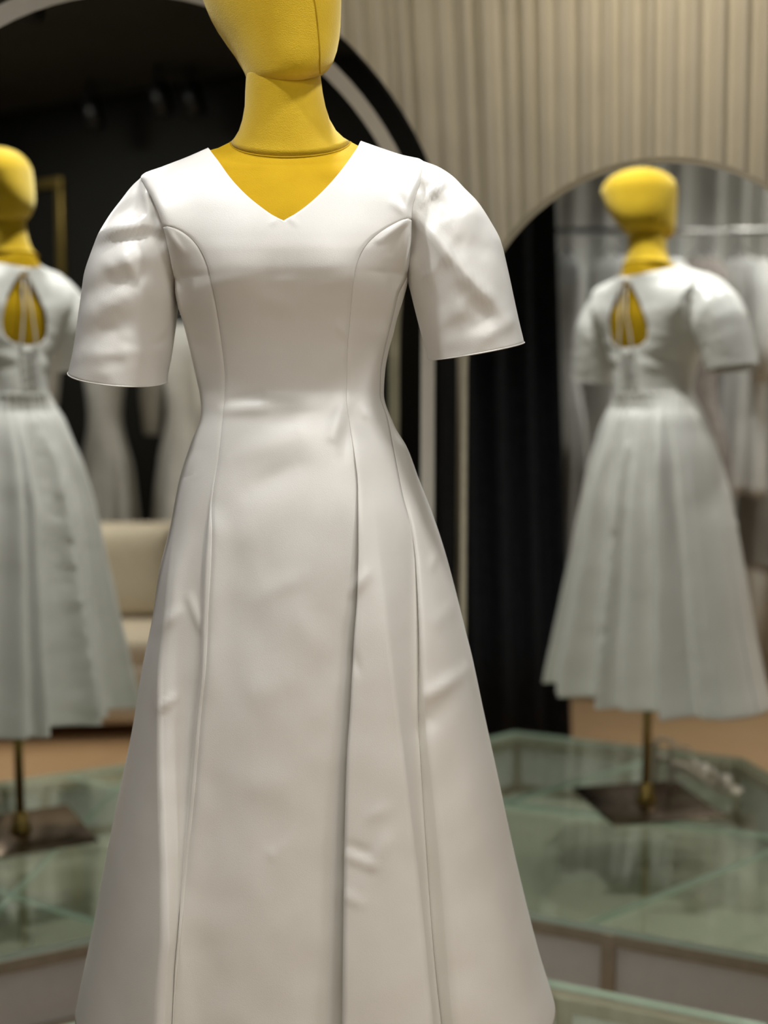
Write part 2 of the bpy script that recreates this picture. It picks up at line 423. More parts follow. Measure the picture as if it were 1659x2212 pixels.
bb = from_data('base_board', [(p.x, p.y, 0.012) for p in HB] + [(p.x, p.y, 0.002) for p in HB],
               [tuple(range(6)), tuple(range(11, 5, -1))] + [(i, 6+i, 6+(i+1) % 6, (i+1) % 6) for i in range(6)], BASEB, smooth=False)
to_local(bb, plat)

# ------------------------------------------------------------------ mannequin and dress: shared body shape
MX, MY = -0.122, 1.80
OUT_L = XT([(450,322),(400,345),(350,366),(309,385),(324,410),(345,440),(368,487),(380,530),(384,580),(384,625),(390,665),(398,690),(408,730),(418,775),(428,820),(436,860),(438,890),(415,960),(393,1030),(374,1130),(350,1230),(335,1330),(315,1430),(290,1580),(265,1700),(235,1850),(210,1980),(185,2100),(163,2212),(140,2320)])
OUT_R = XT([(780,307),(830,325),(875,340),(913,350),(906,400),(893,440),(886,470),(885,520),(883,560),(880,600),(868,650),(855,690),(848,720),(838,755),(830,800),(827,850),(849,918),(878,969),(903,1036),(933,1112),(958,1188),(979,1264),(996,1332),(1018,1420),(1042,1533),(1071,1665),(1105,1824),(1138,1964),(1164,2063),(1191,2149),(1206,2205),(1232,2320)])
A_F = Tab([(307,.012),(330,.030),(360,.052),(400,.074),(475,.103),(530,.1185),(560,.1230),(590,.1240),(620,.1210),(660,.1120),(705,.1010),(760,.091),(840,.084),(880,.090),(930,.104),(1000,.118),(1100,.136),(1300,.160),(1600,.186),(1900,.214),(2212,.240),(2320,.248)])
A_B = Tab([(307,.012),(330,.035),(360,.060),(420,.090),(520,.104),(650,.092),(760,.074),(850,.066),(900,.085),(1000,.122),(1300,.165),(1600,.190),(2212,.238),(2320,.246)])
PEXP = Tab([(300, 2.0), (420, 2.6), (600, 2.5), (850, 2.1), (1100, 2.2), (2300, 2.1)])

def sil(z):
    py = py_of(MY, z); return x_at(OUT_L(py), MY, z), x_at(OUT_R(py), MY, z), py
def ell(x, xl, xr, py):
    c = (xl+xr)/2; w = max(1e-5, (xr-xl)/2); t = min(1, abs((x-c)/w)); p = PEXP(py); return max(0.0, 1-t**p)**(1/p)
ARM = 0.062
def arm_edge(x, xl, xr, py):
    """depth of the armhole edge in front of the shoulder line (zero at shoulder point and armpit)"""
    tl = (py-385)/(606-385); tr = (py-350)/(598-350)
    el = ARM*max(0, math.sin(math.pi*min(1, max(0, tl))))**0.8; er = ARM*max(0, math.sin(math.pi*min(1, max(0, tr))))**0.8
    xi = (x-(xl+xr)/2)/max(1e-5, (xr-xl)/2)
    return (el if xi < 0 else er)*min(1, abs(xi))**6
def frontY(x, z, s=None):
    xl, xr, py = s or sil(z); return MY - A_F(py)*ell(x, xl, xr, py) - arm_edge(x, xl, xr, py)
def backY(x, z, s=None):
    xl, xr, py = s or sil(z)
    lt = min(1, max(0, (py-306)/(480-306))); bump = max(0, lerp(0.100, A_B(480), lt) - A_B(py))      # cloth rides over the nape
    return MY + A_B(py)*ell(x, xl, xr, py) + arm_edge(x, xl, xr, py)*0.95 + bump*math.exp(-((x - x_at(616, MY, z))/0.085)**4)

# creases seen on the cloth: (x0, y0, x1, y1, width px, height m)
CREASES = [
 (886,472,820,520,7,.0035),(884,480,845,545,6,-.003),(880,500,862,560,6,.003),(880,462,850,440,9,.002),(878,455,868,425,7,-.002),
 (356,492,395,545,8,.003),(362,510,372,560,7,-.003),(470,610,560,598,14,.0012),(755,600,700,612,14,.0014),(730,700,755,735,10,.0016),(735,755,752,762,8,.0012),
 (488,872,560,858,13,-.004),(492,884,570,880,16,.005),(560,880,690,868,22,.003),(743,872,722,940,17,.0055),(748,905,742,985,14,-.003),
 (780,885,800,905,10,.004),(845,905,880,960,10,.003),(830,925,835,935,9,.004),(500,985,640,940,30,.003),(540,1060,640,1010,26,-.003),(560,1290,650,1245,24,.0018),
 (610,655,560,640,18,.0012),(590,610,640,604,10,.0012),(605,470,590,486,5,.0018),(625,470,640,486,5,.0018),
 (925,1500,1012,1440,14,.006),(900,1580,960,1520,20,-.004),(930,1225,942,1192,6,.004),(945,1340,985,1300,16,.003),(1005,1450,1020,1490,14,.003),
 (748,1842,806,1862,9,.0028),(750,1820,800,1836,8,-.0018),(806,1862,836,1800,9,.0026),(745,1925,780,1945,9,.0022),(800,1760,830,1735,12,.002),
 (575,1840,592,1850,10,.0009),(592,1850,618,1822,11,.0009),(560,1500,610,1480,30,.0015),(640,1680,560,1700,34,.0015),
 (352,1520,378,1502,8,.004),(350,1350,385,1320,12,.004),(410,1290,432,1360,8,.004),(395,1010,420,990,14,.003),(760,1280,790,1240,12,.003),(765,1410,775,1450,8,-.002),
 (690,1400,640,1330,40,.0015),(470,1180,560,1140,40,.002),
]
def crease(px, py, lst):
    d = 0.0
    for x0, y0, x1, y1, w, h in lst:
        if py < min(y0, y1)-3*w or py > max(y0, y1)+3*w or px < min(x0, x1)-3*w or px > max(x0, x1)+3*w: continue
        vx, vy = x1-x0, y1-y0; L2 = vx*vx+vy*vy; t = ((px-x0)*vx+(py-y0)*vy)/L2; tc = min(1, max(0, t))
        ex, ey = px-(x0+vx*tc), py-(y0+vy*tc); d += h*math.exp(-(ex*ex+ey*ey)/(w*w))*(0.55+0.45*math.sin(math.pi*tc))
    return d

# seam and fold lines on the front of the dress, px as a function of py
P_L = XT([(352,487),(372,491),(392,500),(413,515),(432,538),(446,565),(455,592),(461,620),(468,660),(478,730),(485,790),(487,820),(486,860),(481,920),(473,990),(462,1060),(458,1100),(460,1142),(452,1329),(447,1438),(436,1548),(427,1658),(417,1767),(408,1850),(402,1932),(385,2096),(377,2212),(372,2400),(368,2600)])
P_R = XT([(886,470),(862,479),(835,493),(812,508),(794,525),(780,545),(771,567),(765,590),(760,630),(755,690),(750,750),(748,820),(747,855),(754,918),(766,986),(773,1053),(774,1180),(772,1285),(766,1370),(760,1475),(757,1533),(750,1632),(745,1798),(743,1930),(740,2196),(738,2400),(736,2600)])
F1 = XT([(400,1000),(385,1100),(372,1200),(362,1329),(351,1455),(353,1603),(359,1740),(367,1877),(372,1986),(374,2096),(372,2212),(368,2400),(364,2600)])
F2 = XT([(470,1000),(457,1085),(440,1142),(436,1274),(433,1438),(422,1548),(408,1712),(401,1800),(396,1880),(388,1990),(379,2096),(374.5,2212),(370,2400),(366,2600)])
F5 = XT([(790,860),(800,1000),(815,1150),(828,1280),(840,1400),(866,1599),(886,1765),(906,1930),(932,2196),(952,2400),(970,2600)])
F6 = XT([(870,400),(868,560),(866,610),(858,640),(846,690),(830,755),(822,800),(820,850),(836,905),(849,969),(870,1074),(887,1138),(899,1222),(905,1391),(904,1533),(912,1698),(922,1864),(936,2063),(952,2212),(974,2400),(994,2600)])
F7 = XT([(845,860),(868,1000),(900,1200),(912,1391),(922,1566),(946,1798),(966,2030),(979,2196),(1000,2400),(1020,2600)])
NK_L = XT([(451,321),(457,330),(470,347),(500,388),(530,420),(565,449),(598,471),(613,477)])
NK_R = XT([(779,306),(772,320),(757,342),(728,380),(700,411),(668,441),(632,467),(613,477)])
MID = XT([(613,470),(615,620),(617,820),(615,1100),(600,1500),(570,2000),(560,2600)])

def feat_x(tab, z, s):
    Y = MY - A_F(s[2])*0.9; x = x_at(tab(py_of(Y, z)), Y, z)
    for _ in range(3):
        Y = frontY(x, z, s); x = x_at(tab(py_of(Y, z)), Y, z)
    return x
def fold_amp(py): return sstep(940, 1500, py)*(0.6 + 0.4*sstep(1500, 2300, py))
def groove(d, w=0.0032, h=0.0011): return -h*math.exp(-(d/w)**2)

def cloth_front(x, z, s, bulge, xa, xb, seam_a=True, seam_b=True):
    """world point on the front cloth; bulge is how far it stands off the base shape towards the viewer"""
    Y = frontY(x, z, s); px, py = px_of(x, Y, z), py_of(Y, z)
    d = bulge + crease(px, py, CREASES)
    lowskirt = sstep(900, 1300, py)
    d += 0.0016*fbm(Vector((x*9, z*7, 3.1)), 3) * (0.6+1.2*lowskirt)
    if seam_a: d += groove(x-xa)
    if seam_b: d += groove(x-xb)
    e = ell(x, s[0], s[1], s[2])
    return Vector((x, Y - d*(min(1, e*1.6) if s[2] > 600 else min(1, 0.3+e)), z))

def row_zs(py0, py1, step):
    n = max(2, int(round((py1-py0)/step))); return [z_at(py0+(py1-py0)*i/n, MY) for i in range(n+1)]
ALLROWS = row_zs(307, 640, 4) + row_zs(640, 1000, 6)[1:] + row_zs(1000, 2166, 9)[1:]

def ease_side(t, side):
    # denser columns towards the outline where the surface turns away
    if side == 'a': return 1-math.cos(t*math.pi/2)
    if side == 'b': return math.sin(t*math.pi/2)
    return t

dress = empty('satin_dress', (MX, MY, ZG)); tag(dress, 'white satin midi dress with V neck and puffed short sleeves', 'dress')
def add_part(name, rows, cols, mats, weld=0.00005, thick=0.0014, flip=False):
    vs_ = [v for r in rows for v in r]; fs = grid_faces(len(rows), cols)
    if flip: fs = [f[::-1] for f in fs]
    o = from_data(name, vs_, fs, mats, weld=weld)
    if thick: solidify(o, thick, -1)
    to_local(o, dress); return o

# --- centre front panel, neckline to hem
NC = 44
def centre_rows(left):
    rows = []
    top = 322 if left else 307
    zt = z_at(top, MY)
    zs = [zt] + [z for z in ALLROWS if z < zt-0.001]
    for z in zs:
        s = sil(z); py = s[2]
        xl, xr = s[0], s[1]
        pA = (P_L if left else P_R); lim = 487 if left else 470
        xo = feat_x(pA, z, s)
        pyf = py_of(frontY(xo, z, s), z)
        if pyf < lim+1: xo = xl if left else xr
        else: xo = max(xl, xo) if left else min(xr, xo)
        nk = NK_L if left else NK_R
        xm = feat_x(MID, z, s)
        Yn = MY - A_F(py)*0.9; xn = feat_x(nk, z, s)
        pyn = py_of(frontY(xn, z, s), z)
        xi = xm if pyn >= 477 else (min(xn, xm) if left else max(xn, xm))
        if left and xi < xo: xi = xo
        if not left and xi > xo: xi = xo
        row = []
        xL = feat_x(P_L, z, s); xR = feat_x(P_R, z, s); wseam = xR - xL
        for k in range(NC+1):
            t = k/NC
            outl = (xo <= xl+1e-6) or (xo >= xr-1e-6)
            tt = lerp(t, ease_side(t, 'a'), 0.5)
            x = lerp(xo, xi, tt)
            Yb = frontY(x, z, s); pyq = py_of(Yb, z); am = fold_amp(pyq)
            b = 0.0
            if pyq > 930:
                # the panel dips behind the right pleat edge and rolls forward at the left pleat
                dr = xR - x; b += -0.015*am*math.exp(-(dr/0.045)**2) - 0.008*am*math.exp(-(dr/0.12)**2)
                dl = x - xL; b += 0.006*sstep(1080, 1150, pyq)*math.exp(-(dl/0.02)**2)
            # softly rounded bust
            b += 0.005*math.exp(-((px_of(x, Yb, z)-(505 if left else 725))/70)**2 - ((pyq-585)/60)**2)
            row.append(cloth_front(x, z, s, b, xo if not outl else 9, 9, seam_a=not outl, seam_b=False))
        rows.append(row if left else row)
    return rows
rl = centre_rows(True); rr = centre_rows(False)
vsL = [v for r in rl for v in r]; vsR = [v for r in rr for v in r]
fs = [f[::-1] for f in grid_faces(len(rl), NC+1)] + grid_faces(len(rr), NC+1, off=len(vsL))
fs = [f[::-1] for f in fs]
cfp = from_data('front_panel', vsL+vsR, fs, [SATIN], weld=0.0004); solidify(cfp, 0.0014, -1); to_local(cfp, dress)

# --- side panels, armhole to hem
def side_rows(left):
    rows = []
    top = 489 if left else 472
    for z in [q for q in ALLROWS if True]:
        s = sil(z); xl, xr, py = s
        xs = feat_x(P_L if left else P_R, z, s); pyf = py_of(frontY(xs, z, s), z)
        if pyf < top: continue
        row = []
        if left:
            x1, x2 = feat_x(F1, z, s), feat_x(F2, z, s)
            am0 = sstep(1030, 1250, pyf)
            x2 = lerp(xs-0.004, min(x2, xs-0.002), am0); x1 = min(max(x1, xl+0.01), x2-0.008) if am0 > 0 else lerp(xl, x2, 0.5)
            knots = [(xl, 'o'), (x1, 'r'), (x2, 'e'), (xs, 's')]; cnt = [16, 14, 6]
        else:
            x5, x6 = feat_x(F5, z, s), feat_x(F6, z, s)
            x6 = lerp(xr-0.0006, min(x6, xr-0.002), sstep(590, 640, py)); x5 = min(max(x5, xs+0.004), x6-0.004)
            knots = [(xs, 's'), (x5, 'r'), (x6, 'v')]; cnt = [14, 10]
        xs_all = []
        for (a, _), (b, _), c in zip(knots[:-1], knots[1:], cnt):
            for k in range(c):
                t = k/c
                if left and a == xl: t = ease_side(t, 'a')
                xs_all.append(lerp(a, b, t))
        xs_all.append(knots[-1][0])
        for x in xs_all:
            Yb = frontY(x, z, s); pyq = py_of(Yb, z); am = fold_amp(pyq)
            if left:
                st = sstep(1060, 1130, pyq); vd = -0.016*am*(1-0.95*sstep(1450, 2050, pyq)); ed = 0.006*sstep(1080, 1150, pyq)
                if x <= knots[1][0]:
                    t = (x-xl)/max(1e-5, knots[1][0]-xl); b = am*0.040*t**1.3
                elif x <= knots[2][0]:
                    t = (x-knots[1][0])/max(1e-5, knots[2][0]-knots[1][0]); b = am*lerp(0.040, vd/max(am, 1e-4) if am > 1e-4 else 0, sstep(-0.15, 0.95, t))
                else:
                    t = (x-knots[2][0])/max(1e-5, xs-knots[2][0])
                    b = lerp(vd, ed, sstep(0, 0.5, t))
            else:
                x5 = knots[1][0]; x6 = knots[2][0]
                if x <= x5:
                    t = (x-xs)/max(1e-5, x5-xs); b = am*lerp(0.006, 0.030, t) + 0.004*sstep(930, 1010, pyq)*(1-t)
                else:
                    t = (x-x5)/max(1e-5, x6-x5); b = am*lerp(0.030, -0.026, t)
            row.append(cloth_front(x, z, s, b, xs, knots[-1][0] if not left else 9, seam_a=True, seam_b=not left))
        rows.append(row)
    return rows
sl = side_rows(True); add_part('side_panel', sl, len(sl[0]), [SATIN], flip=False)
sr = side_rows(False); add_part('side_panel', sr, len(sr[0]), [SATIN], flip=False)
# right hip panel between the side seam and the outline
rows = []
for z in ALLROWS:
    s = sil(z); xl, xr, py = s
    if py < 588: continue
    x6 = lerp(xr-0.0006, min(feat_x(F6, z, s), xr-0.002), sstep(590, 640, py)); x7 = feat_x(F7, z, s); x7 = min(max(x7, x6+0.002), xr-0.001)
    row = []
    for k in range(9):
        x = lerp(x6, x7, k/8); Yb = frontY(x, z, s); am = fold_amp(py_of(Yb, z))
        row.append(cloth_front(x, z, s, am*lerp(-0.026, 0.004, k/8) + (groove(x-x7)*am), x6, 9, True, False))
    for k in range(1, 21):
        x = lerp(x7, xr, ease_side(k/20, 'b')); Yb = frontY(x, z, s); am = fold_amp(py_of(Yb, z)); t = k/20
        row.append(cloth_front(x, z, s, am*(0.004+0.014*math.sin(math.pi*t)), x7, 9, am > 0.3, False))
    rows.append(row)
add_part('hip_panel', rows, len(rows[0]), [SATIN])

# --- back of the bodice with the teardrop keyhole, and the gathered back skirt
KH = [(374, 0.0), (378, .008), (395, .016), (440, .036), (490, .054), (540, .066), (585, .071), (625, .068), (650, .056), (663, .040), (671, .0)]
KHT = Tab(KH)
NKB_L = XT([(450,321),(500,337),(555,346),(600,350),(613,351)])
NKB_R = XT([(780,306),(740,328),(690,342),(640,350),(613,351)])
PY_W = 868
def back_centre(z, s): return lerp(x_at(606, MY+.08, z), (s[0]+s[1])/2, sstep(420, 900, s[2]))
def back_rows(left):
    rows = []
    top = 322 if left else 307
    zt = z_at(top, MY)
    fine = row_zs(top, 700, 3) + row_zs(700, PY_W, 6)[1:]
    for z in fine:
        s = sil(z); xl, xr, py = s
        xo = xl if left else xr; xc = back_centre(z, s)
        nk = (NKB_L if left else NKB_R)
        xi = xc
        if py < 351: xi = x_at(nk(py), MY, z)
        if 374 < py < 671: xi = xc + (-1 if left else 1)*max(0.0, KHT(py))
        if 351 <= py <= 374: xi = xc
        row = []
        for k in range(31):
            t = ease_side(k/30, 'a'); x = lerp(xo, xi, t)
            Y = backY(x, z, s); e = ell(x, xl, xr, py)
            d = 0.0022*fbm(Vector((x*11, z*14, 9.2)), 3) + 0.004*math.exp(-((py-720)/60)**2)*math.sin(z*120+x*20)*sstep(0.02, 0.06, abs(x-xc))*0.5
            d += groove(x-xc, 0.003, 0.0012) if py > 660 else 0
            row.append(Vector((x, Y + d*min(1, e*1.6), z)))
        rows.append(row)
    return rows
bl = back_rows(True); add_part('back_bodice_panel', bl, 31, [SATIN], flip=True)
br = back_rows(False); add_part('back_bodice_panel', br, 31, [SATIN], flip=False)
rows = []
NB = 140
for z in [z_at(PY_W-3, MY)] + [q for q in ALLROWS if py_of(MY, q) > PY_W]:
    s = sil(z); xl, xr, py = s; row = []
    am = sstep(880, 1300, py)*(0.5+0.5*sstep(1300, 2200, py)); c = (xl+xr)/2; w = (xr-xl)/2; g = 1-sstep(870, 1050, py)
    for k in range(NB+1):
        u = -math.cos(math.pi*k/NB); x = c + w*u
        th = math.asin(max(-1, min(1, u)))
        d = am*0.034*(math.sin(th*11+0.7)+0.55*math.sin(th*19+2.0)+0.3*math.sin(th*29))*(1-abs(u)**6)
        d += g*0.005*math.sin(th*38)*(1-abs(u)**4)*sstep(868, 880, py)
        d += 0.0055*fbm(Vector((x*26, z*20, 1.7)), 2)*math.exp(-((x-c)/0.03)**2)*sstep(900, 960, py)
        d += 0.003*fbm(Vector((x*8, z*6, 5.7)), 3)
        d += 0.003*sstep(890, 868, py)
        x2 = x + am*0.012*math.cos(th*11+0.7)*(1-abs(u)**4)
        row.append(Vector((x2, backY(x, z, s) + d*(1-abs(u)**8), z)))
    rows.append(row)
add_part('back_skirt', rows, NB+1, [SATIN], flip=True)
# ribbons in the keyhole and lacing under it
def back_pt(dx, py, off=0.006):
    z = z_at(py, MY); s = sil(z); x = back_centre(z, s)+dx; return Vector((x, backY(x, z, s)+off, z))
def ribbon(name, pts, w, mat):
    vs_ = []
    for p in pts: vs_ += [p+Vector((-w/2, 0, 0)), p+Vector((w/2, 0, 0))]
    o = from_data(name, vs_, grid_faces(len(pts), 2), mat); solidify(o, 0.0012, 0); to_local(o, dress); return o
for dx0, dx1, pe in ((-0.003, -0.026, 690), (0.004, 0.020, 700)):
    pts = []
    for k in range(15):
        t = k/14; pts.append(back_pt(lerp(dx0, dx1, t**0.8)+0.002*math.sin(t*7+dx1*90), lerp(366, pe, t), 0.007+0.004*math.sin(math.pi*t)))
    ribbon('tie_ribbon', pts, 0.0050, [SATIN])
bow = back_pt(0, 366, 0.009)
o = from_data('tie_knot', *(lambda vf: vf)(tube_data([bow+Vector((-.010, 0, 0)), bow+Vector((-.004, .003, .001)), bow+Vector((.004, .003, -.001)), bow+Vector((.010, 0, 0))], [.003, .0055, .0055, .003], 8)), [SATIN]); to_local(o, dress)
lace = []
for k in range(11):
    lace.append(back_pt((-1 if k % 2 else 1)*0.020, 684+k*17, 0.004))
o = tube('lacing_cord', lace, 0.0016, SATIN, None, 6); to_local(o, dress)
for sd in (-1, 1):
    for k in range(9):
        p = back_pt(sd*0.024, 686+k*20, 0.002)
        lp = [p+Vector((0.006*math.cos(a), 0.003*abs(math.sin(a)), 0.005*math.sin(a))) for a in [i*2*math.pi/10 for i in range(10)]]
        o = tube('lacing_loop', lp, 0.0011, SATIN, None, 5, closed=True); to_local(o, dress)

# --- sleeves
SLC_L = [(345,435,354,490,8,-.006),(318,400,347,475,9,.006),(232,512,345,494,15,.007),(222,545,345,522,15,-.007),(240,470,300,425,12,.004),(262,478,312,440,13,-.004),
         (205,600,340,560,24,.005),(200,650,330,600,20,-.004),(182,690,320,640,26,.004),(185,745,300,700,22,-.0035),(348,748,378,720,6,-.004),(355,732,378,706,7,.003),(370,545,377,572,6,.004),(215,520,232,500,10,.004),(175,775,350,760,14,.002),(300,560,312,600,12,.003)]
SLC_R = [(892,482,960,565,14,.007),(960,565,1045,650,16,.007),(1045,650,1110,705,18,.005),(890,500,905,640,20,-.004),(893,465,955,405,10,.006),(910,430,955,470,16,-.006),(925,372,940,395,8,-.005),(940,365,950,400,7,.005),(985,480,1030,470,26,.003),
         (1000,540,1070,560,22,-.004),(1020,430,1050,470,9,.004),(1060,490,1078,520,8,-.003),(980,640,1040,690,18,-.004),(950,700,1020,650,22,.003),(1060,720,1110,690,14,.004),(905,610,925,600,6,.003),(960,740,1060,725,18,.002)]
def edge_curve(pts):
    d = [0.0]
    for a, b in zip(pts[:-1], pts[1:]): d.append(d[-1]+math.hypot(b[0]-a[0], b[1]-a[1]))
    tx = Tab([(q/d[-1], p[0]) for q, p in zip(d, pts)]); ty = Tab([(q/d[-1], p[1]) for q, p in zip(d, pts)])
    return lambda t: (tx(t), ty(t))
def sleeve(outer, inner, creases, dep, droop, Y0, Y1, body):
    O, I = edge_curve(outer), edge_curve(inner); NR, NA = 64, 72; rows = []
    for r in range(NR+1):
        v = r/NR; o, i = O(v), I(v); Yc = lerp(Y0, Y1, v); a = dep(v); row = []
        for k in range(NA):
            th = 2*math.pi*k/NA; c, sn = math.cos(th), math.sin(th)
            cu = c; su = sn
            t = 0.5+0.5*cu                                     # 1 at the outer edge
            px, py = lerp(i[0], o[0], t), lerp(i[1], o[1], t)
            py += droop*v*v*max(0, su)
            px += body*abs(su)*(1-v)**3
            Y = Yc - su*a
            if su > 0:
                Y -= crease(px, py, creases)*sstep(0, 0.75, su)*1.1
            puff = 0.0030*fbm(Vector((px*.012, py*.012, 4+Y*10)), 3)
            gath = 0.0035*math.sin(th*17)*math.exp(-v*9)*(0.4+0.6*max(0, c))
            Y -= (puff+gath)*su
            # keep the pixel ray of the sleeve plane at its centre depth so that both edges stay put
            q = P(px, py, Yc); row.append(Vector((q.x, Y, q.z)))
        rows.append(row)
    vs_ = [x for r_ in rows for x in r_]; fs_ = grid_faces(len(rows), NA, True)
    ob = from_data('sleeve', vs_, fs_, [SATIN, SATIN_IN]); bm = bmesh.new(); bm.from_mesh(ob.data); bmesh.ops.recalc_face_normals(bm, faces=bm.faces); bm.to_mesh(ob.data); bm.free()
    so = solidify(ob, 0.0014, -1); so.modifiers[0].material_offset = 1
    to_local(ob, dress)
    # turned-up hem
    last = rows[-1]; hp = [p + Vector((0, 0, 0.0005)) for p in last]
    h = tube('sleeve_hem', hp, 0.0009, SATIN, None, 6, closed=True); to_local(h, ob)
    return rows
sleeve([(304,384),(285,402),(262,432),(235,470),(213,510),(196,555),(185,592),(178,640),(170,700),(160,760),(150,803)],
       [(380,606),(379,630),(379,660),(377,700),(373,740),(368,775),(362,805),(360,826)], SLC_L,
       lambda v: ARM + 0.001 + 0.026*sstep(0, 0.35, v) - 0.012*v, 18, MY, MY-0.02, 30)
sleeve([(915,349),(945,360),(978,381),(1005,409),(1032,437),(1060,480),(1081,520),(1096,580),(1110,645),(1121,695),(1132,740)],
       [(884,598),(884,610),(888,632),(893,655),(899,680),(906,708),(914,738),(926,777)], SLC_R,
       lambda v: ARM + 0.001 + 0.026*sstep(0, 0.35, v) - 0.012*v, 8, MY, MY-0.02, -15)

# --- mannequin -----------------------------------------------------------
man = empty('mannequin', (MX, MY, ZG)); tag(man, 'headed yellow velvet mannequin on a brass pole and bronze plate', 'mannequin')
def add_man(o): to_local(o, man); return o
def loft(name, spec, mat, n=56, capt=True, capb=True, pw=2.0, skew=0.0):
    """spec: (py, pxl, pxr, Ycentre, half depth, front droop px)"""
    rows = []
    for py, l, r, Yc, dp, dr in spec:
        row = []
        for k in range(n):
            th = 2*math.pi*k/n; c, s = math.cos(th), math.sin(th)
            q = P(lerp(l, r, 0.5+0.5*math.copysign(abs(c)**(2/pw), c)), py + dr*(s if s > 0 else 0.3*s), Yc)
            row.append(Vector((q.x, Yc - dp*math.copysign(abs(s)**(2/pw), s) - skew*(q.x - P((l+r)/2, py, Yc).x), q.z)))
        rows.append(row)
    vs_ = [v for r in rows for v in r]; fs_ = grid_faces(len(rows), n, True)
    if capt: fs_.append(tuple(range(n)))
    if capb: fs_.append(tuple((len(rows)-1)*n+k for k in range(n))[::-1])
    ob = from_data(name, vs_, fs_, [mat]); bm = bmesh.new(); bm.from_mesh(ob.data); bmesh.ops.recalc_face_normals(bm, faces=bm.faces); bm.to_mesh(ob.data); bm.free()
    return ob, rows
NKY = MY + 0.026
neck, nrows = loft('neck', [(150,534,692,NKY,.052,6),(168,532,693,NKY,.052,6),(200,530,697,NKY,.052,10),(230,529,703,NKY,.053,16),(258,524,712,NKY,.056,24),(282,516,726,NKY,.058,35),(297,507,742,NKY,.061,43),(306,499,757,NKY,.064,50)], VELVET, 64)
add_man(neck)
# torso: the body shape a little inside the cloth, closed by the neck opening at the top
TOR_L = XT([(497,303),(480,313),(466,320),(430,331),(400,348),(350,370),(330,386),(338,420),(356,480),(376,560),(384,620),(394,665),(404,700),(424,775),(436,830),(445,880),(430,960),(420,1040)])
TOR_R = XT([(757,303),(762,308),(771,314),(820,330),(875,348),(896,366),(893,400),(884,440),(876,480),(874,560),(870,600),(860,650),(848,690),(840,720),(824,790),(820,850),(830,918),(838,1040)])
rows = []
TA = 64
def nk0(x, z): return math.exp(-((x - x_at(622, MY, z))/0.085)**4)
rows.append([Vector((v.x, v.y, v.z)) for v in nrows[-1]])
for py in [318, 325, 333, 341, 349, 358, 368, 380, 395, 412, 432, 455, 480, 510, 545, 580, 620, 660, 700, 740, 780, 820, 860, 900, 950, 1000, 1040]:
    z = z_at(py, MY); xl, xr = x_at(TOR_L(py), MY, z), x_at(TOR_R(py), MY, z); c, w = (xl+xr)/2, (xr-xl)/2
    lt = min(1, max(0, (py-306)/(480-306))); drp = lerp(52, 0, lt**0.8); yo = lerp(0.026, 0, lt)
    af = max(0.05, A_F(py)-0.006) if py > 480 else lerp(0.064, A_F(480)-0.006, lt)
    ab = max(0.05, A_B(py)-0.006) if py > 480 else lerp(0.064, A_B(480)-0.006, lt)
    ab = min(ab, 0.115); af = min(af, 0.122)
    pe = lerp(2.0, 2.4, sstep(320, 480, py)); row = []
    # shoulders are thin front to back, the neck root is not
    for k in range(TA):
        th = 2*math.pi*k/TA; cx, sy = math.cos(th), math.sin(th)
        ux = math.copysign(abs(cx)**(2/pe), cx); uy = math.copysign(abs(sy)**(2/pe), sy)
        x = c + w*ux
        thin = 1.0
        if py < 480:
            e2 = A_F(py)/max(0.02, af) * 1.0
            e2b = A_B(py)/max(0.02, ab)
            nw = lerp(0.092, 0.064, sstep(318, 400, py))
            nk = math.exp(-((x - x_at(622, MY, z))/nw)**4)*(1-sstep(440, 480, py)) + sstep(440, 480, py)
            thin = lerp(min(1, (e2 if uy > 0 else e2b)*0.86), 1.0, nk)
        zz = z - drp*(uy if uy > 0 else uy*0.3)*0.000645
        row.append(Vector((x, MY + yo*nk0(x, z) - (af if uy > 0 else ab)*uy*thin, zz)))
    rows.append(row)
vs_ = [v for r in rows for v in r]; fs_ = grid_faces(len(rows), TA, True) + [tuple(range(TA)), tuple((len(rows)-1)*TA+k for k in range(TA))[::-1]]
ob = from_data('torso', vs_, fs_, [VELVET_SHADED]); bm = bmesh.new(); bm.from_mesh(ob.data); bmesh.ops.recalc_face_normals(bm, faces=bm.faces); bm.to_mesh(ob.data); bm.free(); add_man(ob)

# welt where the neck sits on the torso
seam = [p + Vector((0, 0, -0.001)) for p in nrows[-1]]
add_man(tube('neck_seam', seam, 0.0016, VELVET_D, None, 6, closed=True))
HT = []
for k in range(15):                       # cranium dome
    a = math.radians(4 + 86*k/14); y = -22 - 108*math.cos(a); q = math.sin(a)
    HT.append((y, 586 - 158*q, 586 + 152*q, 0.016, 0.076*q))
HT += [(-8,434,738.5,.016,.076),(10,441,738.5,.016,.076),(35,452,738,.016,.076),(60,466,737,.015,.076),(90,486,734,.013,.075),(115,504,729,.009,.073),(135,516,722,.004,.069),(150,525,713,.000,.064),(160,529,703,-.002,.059),(166,534,694,-.003,.053),(170,545,684,-.003,.046),(172,570,660,-.003,.03)]
head, hrows = loft('head', [(y, l, r, NKY+0.0+dy, dp, lerp(0, 22, sstep(40, 170, y))) for y, l, r, dy, dp in HT], VELVET, 64, pw=2.1, skew=0.26)
add_man(head)
